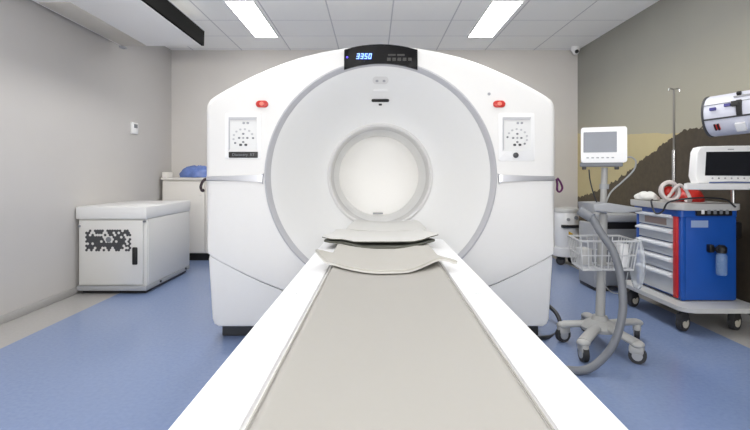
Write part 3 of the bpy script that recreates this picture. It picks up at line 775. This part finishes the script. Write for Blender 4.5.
# cables of the stand
pts = spline([at(626.5, 157.5, 3.01), at(632, 157.5, 2.99), at(636, 162, 2.97), at(633, 171, 2.97), at(622, 182, 2.98), at(611, 192, 2.97), at(606, 202.5, 2.97)], 8)
tag(obj('cable', tube(B(), pts, 0.005, 8), M_CABLEG, base=pts[-1]), 'grey cable looping from the right side of the white patient monitor', 'cable')
pts = spline([at(589, 169.5, 2.985), at(590, 180, 2.985), at(593, 192, 2.985), at(597, 203, 2.985)], 8)
tag(obj('cable', tube(B(), pts, 0.004, 8), M_CABLE, base=pts[-1]), 'thin black cable hanging under the left end of the patient monitor', 'cable')
pts = spline([at(603, 270, 2.86), at(605, 285, 2.85), at(614, 293, 2.86), at(624, 290, 2.9), at(628, 272, 2.9)], 8)
tag(obj('cable', tube(B(), pts, 0.003, 8), M_CABLEG, base=pts[0]), 'thin grey cable drooping below the wire basket', 'cable')
# thick grey hose
hp = [at(587, 213, 2.84), at(592, 218, 2.80), at(601, 233, 2.76), at(613, 251, 2.72), at(620.5, 276, 2.68), at(623, 302, 2.65), at(621, 322, 2.63), at(614, 343, 2.62), at(602, 359, 2.62)]
hp += [Vector((1.10, 2.60, 0.026)), Vector((0.96, 2.62, 0.026)), Vector((0.84, 2.70, 0.026)), Vector((0.79, 2.85, 0.026)), Vector((0.80, 3.03, 0.026)), Vector((0.82, 3.20, 0.03))]
pts = spline(hp, 12)
hose = thing('corrugated_hose', 'thick grey corrugated hose arching from the stand handle down to the floor', 'hose', (1.10, 2.60, 0))
obj('hose_body', tube(B(), pts, 0.0215, 12), M_HOSE, hose)
obj('hose_end', cyl(B(), hp[0] + Vector((-0.035, 0.01, 0.012)), hp[1], 0.028, 0.027), M_MGREY, hose)
# black cable loop on the floor by the scanner foot
pts = spline([Vector((1.09, 3.30, 0.20)), Vector((1.10, 3.24, 0.14)), Vector((1.12, 3.16, 0.06)), Vector((1.10, 3.02, 0.014)), Vector((1.03, 2.98, 0.014)), Vector((0.97, 3.04, 0.014)), Vector((0.95, 3.18, 0.014))], 8)
pts = spline([at(549, 306, 3.6), at(556, 313, 3.5), at(560, 322, 3.42), at(560, 330, 3.38), at(553, 336, 3.26), Vector((1.06, 3.14, 0.016)), Vector((0.95, 3.13, 0.016))], 8)
tag(obj('power_cable', tube(B(), pts, 0.014, 8), M_CABLE, base=(1.06, 3.1, 0)), 'black cable curling to the floor at the right foot of the scanner', 'cable')

# clear plastic bag hanging off the basket
bm = crumple((1.60, 3.03, 0.50), 0.03, 0.08, 0.15, 9, 0.18, 28, 16, 1.0)
tag(obj('plastic_bag', bm, M_CLEAR, base=(1.60, 3.03, 0.36), smooth=180), 'clear plastic bag hanging on the right side of the wire basket', 'bag')
# small white packs in the basket
for k, (bx, by, w, h) in enumerate(((1.485, 3.0, 0.05, 0.14), (1.30, 3.08, 0.06, 0.10))):
    o = obj('supply_box', box(B(), (bx - w / 2, by - 0.05, 0.492), (bx + w / 2, by + 0.05, 0.492 + h), 0.006), M_WHITEP if k == 0 else M_LGREY, base=(bx, by, 0.492))
    tag(o, ('tall white supply pack standing in the wire basket at right', 'short pale grey supply pack lying behind the pole in the wire basket')[k], 'box', 'supplies in the wire basket')

# grey bin unit behind the stand
gy0, gy1, ggx0, ggx1 = 4.45, 4.85, wx(604, 4.45), wx(642, 4.45)
bn = thing('grey_trolley', 'grey plastic trolley with dark top gap standing behind the rolling stand', 'trolley', ((ggx0 + ggx1) / 2, 4.65, 0))
obj('body', box(B(), (ggx0, gy0, 0.05), (ggx1, gy1, 0.56), 0.015), M_MGREY, bn)
obj('dark_slot', box(B(), (ggx0 + 0.004, gy0 + 0.012, 0.555), (ggx1 - 0.004, gy1 - 0.01, 0.625)), M_BLACK, bn, smooth=0)
obj('lid', box(B(), (ggx0 - 0.012, gy0 - 0.02, 0.62), (ggx1 + 0.012, gy1 + 0.01, 0.69), 0.02), M_GREYP, bn)
obj('side_post', box(B(), (ggx0 - 0.075, gy0 + 0.03, 0.03), (ggx0 - 0.012, gy1 - 0.03, 0.60), 0.012), M_GREYP, bn)
for xx in (ggx0 + 0.04, ggx1 - 0.04):
    for yy in (gy0 + 0.05, gy1 - 0.05):
        obj('foot', cyl(B(), (xx, yy, 0), (xx, yy, 0.06), 0.025, n=14), M_BLACK, bn)
obj('side_rail', box(B(), (ggx0 - 0.07, gy0 + 0.04, 0), (ggx0 - 0.02, gy1 - 0.04, 0.04), 0.01), M_BLACK, bn)

# white canister unit behind the scanner at the corner
vd = 5.85; vx = wx(566.5, vd)
vac = thing('suction_unit', 'white drum-shaped suction unit on dark wheels in the back right corner', 'suction unit', (vx, vd, 0))
obj('drum', lathe_z(B(), [(0.128, 0.20), (0.134, 0.215), (0.134, 0.60), (0.126, 0.625)], vx, vd), M_WHITEP, vac)
obj('lid', lathe_z(B(), [(0.138, 0.605), (0.140, 0.63), (0.125, 0.655), (0.06, 0.668)], vx, vd), M_LGREY, vac)
obj('dark_band', box(B(), (vx - 0.10, vd - 0.150, 0.435), (vx + 0.12, vd - 0.09, 0.468), 0.006), M_BLACK, vac)
obj('yellow_badge', cyl(B(), (vx - 0.01, vd - 0.138, 0.365), (vx - 0.01, vd - 0.12, 0.365), 0.035, n=3), M_YELLOW, vac)
obj('gauge', cyl(B(), (vx + 0.06, vd - 0.14, 0.55), (vx + 0.06, vd - 0.10, 0.55), 0.022, n=16), M_MGREY, vac)
obj('gauge', cyl(B(), (vx - 0.03, vd - 0.145, 0.53), (vx - 0.03, vd - 0.10, 0.53), 0.018, n=16), M_GREYP, vac)
obj('base_tray', lathe_z(B(), [(0.15, 0.10), (0.155, 0.12), (0.15, 0.20)], vx, vd), M_WHITEP, vac)
for a in range(4):
    caster(vac, vx + 0.11 * math.cos(a * PI / 2 + 0.6), vd + 0.11 * math.sin(a * PI / 2 + 0.6), 0.05, a * 1.3, M_DARK, M_BLACK, 0.03)

# ---------------------------------------------------------------- blue crash cart
kx0, kx1, ky0, ky1, kz0, kz1 = 2.10, 2.475, 3.40, 3.98, 0.185, 0.800
cart = thing('medical_cart', 'blue medical cart with grey drawers and red locking bar by the right wall', 'cart', ((kx0 + kx1) / 2, (ky0 + ky1) / 2, 0))
obj('cart_body', box(B(), (kx0 + 0.012, ky0, kz0), (kx1, ky1, kz1), 0.012), M_BLUE, cart)
obj('bumper_deck', prism(B(), [(x, y) for x, y in rrect(2.0, 3.21, 2.53, 4.10, 0.07)], 0.150, 0.180, 0.008, axis='z'), M_LGREY, cart)
# blue posts at the edges of the drawer face
obj('face_post', box(B(), (kx0 - 0.004, ky1 - 0.045, kz0), (kx0 + 0.03, ky1 + 0.002, kz1), 0.006), M_BLUE, cart)
obj('face_post', box(B(), (kx0 - 0.004, ky0 - 0.002, kz0), (kx0 + 0.03, ky0 + 0.035, kz1), 0.006), M_BLUE, cart)
obj('locking_bar', box(B(), (kx0 - 0.018, ky0 + 0.030, kz0 + 0.01), (kx0 + 0.01, ky0 + 0.075, kz1 - 0.035), 0.006), M_REDBAR, cart, 'red vertical locking bar')
zz = [0.775, 0.665, 0.565, 0.465, 0.360, 0.200]
for k in range(5):
    dr = obj('drawer', box(B(), (kx0 - 0.010, ky0 + 0.085, zz[k + 1] + 0.004), (kx0 + 0.02, ky1 - 0.05, zz[k] - 0.004), 0.005), M_DRAWER, cart)
    bm = prism(B(), [(kx0 - 0.010, zz[k] - 0.010), (kx0 - 0.040, zz[k] - 0.020), (kx0 - 0.040, zz[k] - 0.032), (kx0 - 0.008, zz[k] - 0.040)], ky0 + 0.085, ky1 - 0.05)
    obj('drawer_handle', bm, M_LIPW, dr)
    if k == 0: obj('drawer_label', box(B(), (kx0 - 0.0125, ky0 + 0.16, zz[1] + 0.018), (kx0 - 0.005, ky1 - 0.14, zz[0] - 0.045)), mat('brown_label', rgb(150, 132, 126), 0.5), dr, smooth=0)
obj('worktop', prism(B(), rrect(kx0 - 0.045, ky0 - 0.035, kx1 + 0.02, ky1 + 0.05, 0.05), kz1, kz1 + 0.045, 0.010, axis='z'), M_LGREY, cart)
obj('worktop_rim', prism(B(), rrect(kx0 - 0.02, ky0 - 0.012, kx1 + 0.004, ky1 + 0.02, 0.03), kz1 - 0.045, kz1 + 0.002, axis='z'), M_BLUE, cart)
for cx_, cy_ in ((2.07, 3.34), (2.43, 3.36), (2.06, 3.96), (2.46, 3.96)):
    caster(cart, cx_, cy_, 0.055, 0.5, M_HUB, M_RUBBER, 0.036, 0.152)
# side fittings on the blue end panel
ps = obj('power_strip', box(B(), (wx(694, ky0), ky0 - 0.035, wz(215.5, ky0)), (wx(729, ky0), ky0 + 0.002, wz(207.5, ky0)), 0.005), M_BLACK, cart, 'black power strip along the top of the blue side')
for k in range(5): obj('socket', box(B(), (wx(698 + 6 * k, ky0), ky0 - 0.038, wz(213.8, ky0)), (wx(701 + 6 * k, ky0), ky0 - 0.03, wz(209.5, ky0)), 0.002), M_WHITEP if k == 0 else M_MGREY, ps)
obj('side_label', box(B(), (wx(691, ky0), ky0 - 0.002, wz(227.5, ky0)), (wx(708, ky0), ky0 + 0.004, wz(220.5, ky0))), M_LABELW, cart, smooth=0)
obj('bottle_bracket', box(B(), (wx(706, ky0), ky0 - 0.04, wz(252, ky0)), (wx(711, ky0), ky0 + 0.002, wz(244, ky0)), 0.008), M_BLACK, cart)
bx_, bz_ = wx(721, 3.34), wz(275, 3.34)
sb = thing('suction_bottle', 'clear suction bottle with black cap hanging on the blue end of the cart', 'bottle', (bx_, 3.335, bz_))
obj('jar', lathe_z(B(), [(0.028, bz_), (0.033, bz_ + 0.01), (0.033, bz_ + 0.13), (0.022, bz_ + 0.15)], bx_, 3.335, 20), M_CLEARB, sb)
obj('cap', lathe_z(B(), [(0.030, bz_ + 0.148), (0.032, bz_ + 0.16), (0.032, bz_ + 0.185), (0.018, bz_ + 0.2)], bx_, 3.335, 20), M_BLACK, sb)
obj('hanger', box(B(), (bx_ - 0.045, 3.32, bz_ + 0.16), (bx_ - 0.025, 3.35, bz_ + 0.185), 0.006), M_BLACK, sb)
# swing shelf on its post
obj('shelf_post', cyl(B(), (2.50, 3.47, 0.178), (2.50, 3.47, 0.95), 0.014), M_CHROME, cart)
obj('shelf', prism(B(), [(2.01, 3.20), (2.59, 3.20), (2.59, 3.55), (2.24, 3.55), (2.22, 3.53), (2.0, 3.215)], 0.945, 0.985, 0.008, axis='z'), M_WHITEP, cart, 'white swing shelf above the cart')
obj('post_clamp', box(B(), (2.455, 3.43, 0.60), (2.54, 3.52, 0.72), 0.02), M_BLACK, cart)
obj('push_handle', tube(B(), spline([Vector(v) for v in ((2.49, 3.62, 0.79), (2.53, 3.62, 0.79), (2.535, 3.75, 0.79), (2.53, 3.88, 0.79), (2.48, 3.88, 0.79))], 5), 0.012, 8), M_BLACK, cart)
# monitor on the shelf
d2 = 3.23
def m2(px, py): return (wx(px, d2), wz(py, d2))
dfb = thing('defibrillator_monitor', 'white wide monitor with black screen on the shelf above the blue cart', 'monitor', (wx(700, d2), d2, 0.985))
hz0 = wz(985, 1)
obj('housing', prism(B(), [(wx(702, d2), 0.986), (wx(699.6, d2), wz(176, d2)), (wx(701.5, d2), wz(152, d2)), (wx(704, d2), wz(147.2, d2)), (wx(709, d2), wz(145.8, d2)), (wx(765, d2), wz(145.2, d2)), (wx(765, d2), wz(149, d2)), (wx(765, d2), 0.986)], d2, d2 + 0.08, 0.008), M_WHITEP, dfb)
obj('screen', prism(B(), [m2(*p) for p in [(708.7, 175.6), (710, 151.6), (762, 151.2), (762, 176)]], d2 - 0.002, d2 + 0.01), M_SCREENK, dfb, 'black screen', smooth=0)
for k in range(7): obj('button', cyl(B(), (wx(716 + 6.2 * k, d2), d2 - 0.003, wz(178.3, d2)), (wx(716 + 6.2 * k, d2), d2 + 0.01, wz(178.3, d2)), 0.0055, n=12), M_MGREY if k == 1 else M_GREYP, dfb)
obj('logo_mark', box(B(), (wx(731, d2), d2 - 0.001, wz(149.6, d2)), (wx(737, d2), d2 + 0.004, wz(148.6, d2))), M_GREYP, dfb, smooth=0)
dfb.rotation_euler = (0, 0, math.radians(-3)); dfb.location.y += 0.04
# pen and blue cable on the shelf
pts = spline([Vector((2.16, 3.212, 0.991)), Vector((2.22, 3.206, 0.992)), Vector((2.30, 3.212, 0.994)), Vector((2.38, 3.206, 0.992)), Vector((2.47, 3.212, 0.991))], 6)
tag(obj('cable', tube(B(), pts, 0.005, 8), mat('blue_cable', rgb(92, 106, 150), 0.5), base=pts[0]), 'bluish cable lying on the white shelf below the black screen', 'cable')
# things on the cart top
ztop = kz1 + 0.045
tag(obj('folded_cloth', crumple((2.125, 3.88, ztop + 0.016), 0.065, 0.13, 0.05, 5, 0.16, 40, 20, 0.2), M_CLOTH, base=(2.115, 3.88, ztop), smooth=180), 'crumpled white cloth at the drawer edge of the cart top', 'cloth')
coil = thing('tubing_coil', 'milky coiled tubing with a red centre standing on the cart top', 'tubing', (2.13, 3.60, ztop))
bm = B()
for k in range(4):
    c = Vector((2.118 + 0.012 * k, 3.56 + 0.028 * k, ztop + 0.079 + 0.002 * k))
    tube(bm, [c + Vector((0.062 * math.cos(t * PI / 12), 0.012 * math.sin(t * PI / 12 + k), 0.062 * math.sin(t * PI / 12))) for t in range(24)], 0.012, 8, closed=True)
obj('tube_loops', bm, M_TUBING, coil, smooth=60)
bm = B(); bmesh.ops.create_uvsphere(bm, u_segments=16, v_segments=10, radius=0.042, matrix=Matrix.Translation((2.13, 3.60, ztop + 0.074)) @ Matrix.Diagonal((1, 0.8, 1, 1)))
obj('red_bulb', bm, M_RED, coil, smooth=180)
obj('coil_wrap', tube(B(), spline([Vector((2.10, 3.58, ztop + 0.019)), Vector((2.17, 3.56, ztop + 0.12)), Vector((2.22, 3.55, ztop + 0.09)), Vector((2.24, 3.53, ztop + 0.019)), Vector((2.19, 3.50, ztop + 0.019))], 8), 0.012, 8), M_TUBING, coil)
tag(obj('red_pouch', crumple((2.335, 3.72, ztop + 0.016), 0.105, 0.13, 0.085, 11, 0.08, 36, 20, 0.18), M_RED, base=(2.335, 3.72, ztop), smooth=180), 'red pouch on the cart top under the white shelf', 'pouch')
pts = spline([Vector((2.07, 3.70, ztop + 0.012)), Vector((2.036, 3.66, ztop + 0.006)), Vector((2.028, 3.62, 0.79)), Vector((2.024, 3.57, 0.765)), Vector((2.026, 3.50, 0.785)), Vector((2.035, 3.45, ztop + 0.004)), Vector((2.10, 3.40, ztop + 0.03)), Vector((2.22, 3.36, ztop + 0.042)), Vector((2.36, 3.355, ztop + 0.03)), Vector((2.43, 3.352, ztop - 0.02))], 8)
tag(obj('cable', tube(B(), pts, 0.006, 8), M_CABLE, base=pts[0]), 'black cable draped over the cart top and its drawer edge', 'cable')
# drip pole behind the cart
dp = 4.06; ix = wx(674, dp)
iv = thing('drip_pole', 'thin chrome drip pole with a hook top rising behind the blue cart', 'pole', (ix, dp, 0.182))
M_STEEL = mat('dull_steel', rgb(128, 126, 122), 0.38, 0.8)
obj('pole', cyl(B(), (ix, dp, 0.181), (ix, dp, wz(90, dp)), 0.009), M_STEEL, iv)
obj('lower_sleeve', cyl(B(), (ix, dp, 0.181), (ix, dp, wz(150, dp)), 0.015), M_CHROME, iv)
zt_ = wz(90, dp)
obj('hook', tube(B(), spline([Vector((ix - 0.045, dp, zt_ - 0.01)), Vector((ix - 0.035, dp, zt_ + 0.012)), Vector((ix, dp, zt_ + 0.006)), Vector((ix + 0.035, dp, zt_ + 0.012)), Vector((ix + 0.045, dp, zt_ - 0.01))], 6), 0.006, 8), M_CHROME, iv)

# ---------------------------------------------------------------- white cylinder on the wall
P0, P1 = Vector((1.965, 2.92, 1.378)), Vector((2.265, 2.52, 1.408))
axis = (P1 - P0).normalized(); RC = 0.117
q = Vector((0, 0, 1)).rotation_difference(axis)
oxy = thing('wall_cylinder', 'white horizontal cylinder with dark end rim and blue tags mounted on the right wall', 'cylinder', (P0 + P1) / 2)
def ring_prof(prof):
    bm = B(); rs = []; n_ = 48
    for t, r in prof:
        c = P0 + axis * t; rs.append([bm.verts.new(c + q @ Vector((r * math.cos(2 * PI * k / n_), r * math.sin(2 * PI * k / n_), 0))) for k in range(n_)])
    for A, Bq in zip(rs, rs[1:]):
        for k in range(n_): bm.faces.new((A[k], A[(k + 1) % n_], Bq[(k + 1) % n_], Bq[k]))
    bm.faces.new(rs[0][::-1]); bm.faces.new(rs[-1]); return bm
L = (P1 - P0).length
obj('drum', ring_prof([(0.004, RC - 0.006), (0.02, RC), (L - 0.02, RC + 0.004), (L, RC - 0.01)]), M_CYL, oxy)
obj('end_rim', ring_prof([(-0.002, RC - 0.012), (-0.002, RC + 0.002), (0.008, RC + 0.002), (0.009, RC - 0.01)]), M_DARK, oxy)
# things on its camera-facing skin
side = axis.cross(Vector((0, 0, 1))).normalized()
if side.y > 0: side = -side
def skin(t, ang, lift=0.0):                     # ang: 0 = facing the camera side, + = up
    upv = side.cross(axis).normalized()
    if upv.z < 0: upv = -upv
    return P0 + axis * t + (side * math.cos(ang) + upv * math.sin(ang)) * (RC + 0.004 + lift)
def skin_patch(bm, t0, t1, a0, a1, lift=0.003, n_=6):
    f = [[bm.verts.new(skin(t0 + (t1 - t0) * i, a0 + (a1 - a0) * j / n_, l)) for j in range(n_ + 1)] for i, l in ((0, lift), (1, lift))]
    b_ = [[bm.verts.new(skin(t0 + (t1 - t0) * i, a0 + (a1 - a0) * j / n_, -0.006)) for j in range(n_ + 1)] for i in (0, 1)]
    for j in range(n_): bm.faces.new((f[0][j], f[1][j], f[1][j + 1], f[0][j + 1]))
    for i in (0, 1):
        for j in range(n_): bm.faces.new((f[i][j], f[i][j + 1], b_[i][j + 1], b_[i][j]))
    for j in (0, n_): bm.faces.new((f[0][j], f[1][j], b_[1][j], b_[0][j]))
    return bm
obj('dark_strap', skin_patch(B(), 0.01, L - 0.03, -0.27, -0.20, 0.004), M_DARK, oxy)
obj('seam_line', skin_patch(B(), 0.01, L - 0.03, 0.46, 0.485, 0.0015), M_GREYP, oxy)
obj('blue_tag', skin_patch(B(), 0.045, 0.075, 0.16, 0.28, 0.01), M_BLUETAG, oxy)
obj('blue_tag', skin_patch(B(), 0.115, 0.145, 0.26, 0.37, 0.01), M_BLUETAG, oxy)
obj('black_fitting', skin_patch(B(), 0.150, 0.185, 0.22, 0.42, 0.016), M_BLACK, oxy)
obj('black_fitting', skin_patch(B(), 0.172, 0.196, -0.2, 0.46, 0.012), M_BLACK, oxy)
obj('black_fitting', skin_patch(B(), 0.165, 0.185, 0.85, 1.0, 0.012), M_BLACK, oxy)
lb = obj('red_label', skin_patch(B(), 0.052, 0.080, -0.80, -0.52, 0.002), M_RED, oxy, smooth=0)
bm = skin_patch(B(), 0.0535, 0.062, -0.83, -0.49, 0.004); skin_patch(bm, 0.069, 0.078, -0.83, -0.49, 0.004)
obj('label_bars', bm, M_BLACK, lb, smooth=0)
obj('clear_pocket', skin_patch(B(), 0.155, 0.20, -0.95, -0.55, 0.014), M_WHITEP, oxy)
obj('steel_catch', skin_patch(B(), 0.155, 0.24, 0.68, 0.73, 0.008), M_CHROME, oxy)
br = B(); box(br, (2.24, 2.60, 1.37), (XR, 2.68, 1.43), 0.01); obj('wall_bracket', br, M_GREYP, oxy)

# ================================================================= LIGHT
def area(name, loc, sx_, sy_, e, col=(1, 0.985, 0.96), rot=(0, 0, 0)):
    l = bpy.data.lights.new(name, 'AREA'); l.shape = 'RECTANGLE'; l.size = sx_; l.size_y = sy_; l.energy = e; l.color = col
    o = bpy.data.objects.new(name, l); link(o); o.location = loc; o.rotation_euler = rot
for x in (-1.2, 1.2):
    area('unseen_ceiling_lamp', (x, 2.35, ZC - 0.02), 0.28, 1.2, 6)
    area('unseen_ceiling_lamp', (x, 3.6, ZC - 0.02), 0.28, 1.2, 18)  # extra unseen pair added to brighten the back of the room
    area('unseen_ceiling_lamp', (x, 0.2, ZC - 0.02), 0.28, 1.2, 4)
area('front_fill', (0.0, YF + 0.1, 1.35), 4.2, 2.2, 42, (1.0, 0.985, 0.955), (PI / 2 + 0.3, 0, 0))  # added soft fill behind the camera; the front wall has no window
area('ceiling_fill', (0.0, YF + 0.5, 1.5), 3.6, 0.5, 105, (1.0, 0.985, 0.955), (PI / 2 + 0.7, 0, 0))  # added unseen fill aimed upward to brighten the ceiling
w = bpy.data.worlds.new('world'); scene.world = w; w.use_nodes = True
w.node_tree.nodes['Background'].inputs[0].default_value = (0.8, 0.85, 0.9, 1); w.node_tree.nodes['Background'].inputs[1].default_value = 0.3
scene.view_settings.view_transform = 'Standard'
scene.view_settings.look = 'None'
scene.view_settings.exposure = 0.2
scene.cycles.max_bounces = 10; scene.cycles.diffuse_bounces = 6
scene.cycles.use_denoising = True
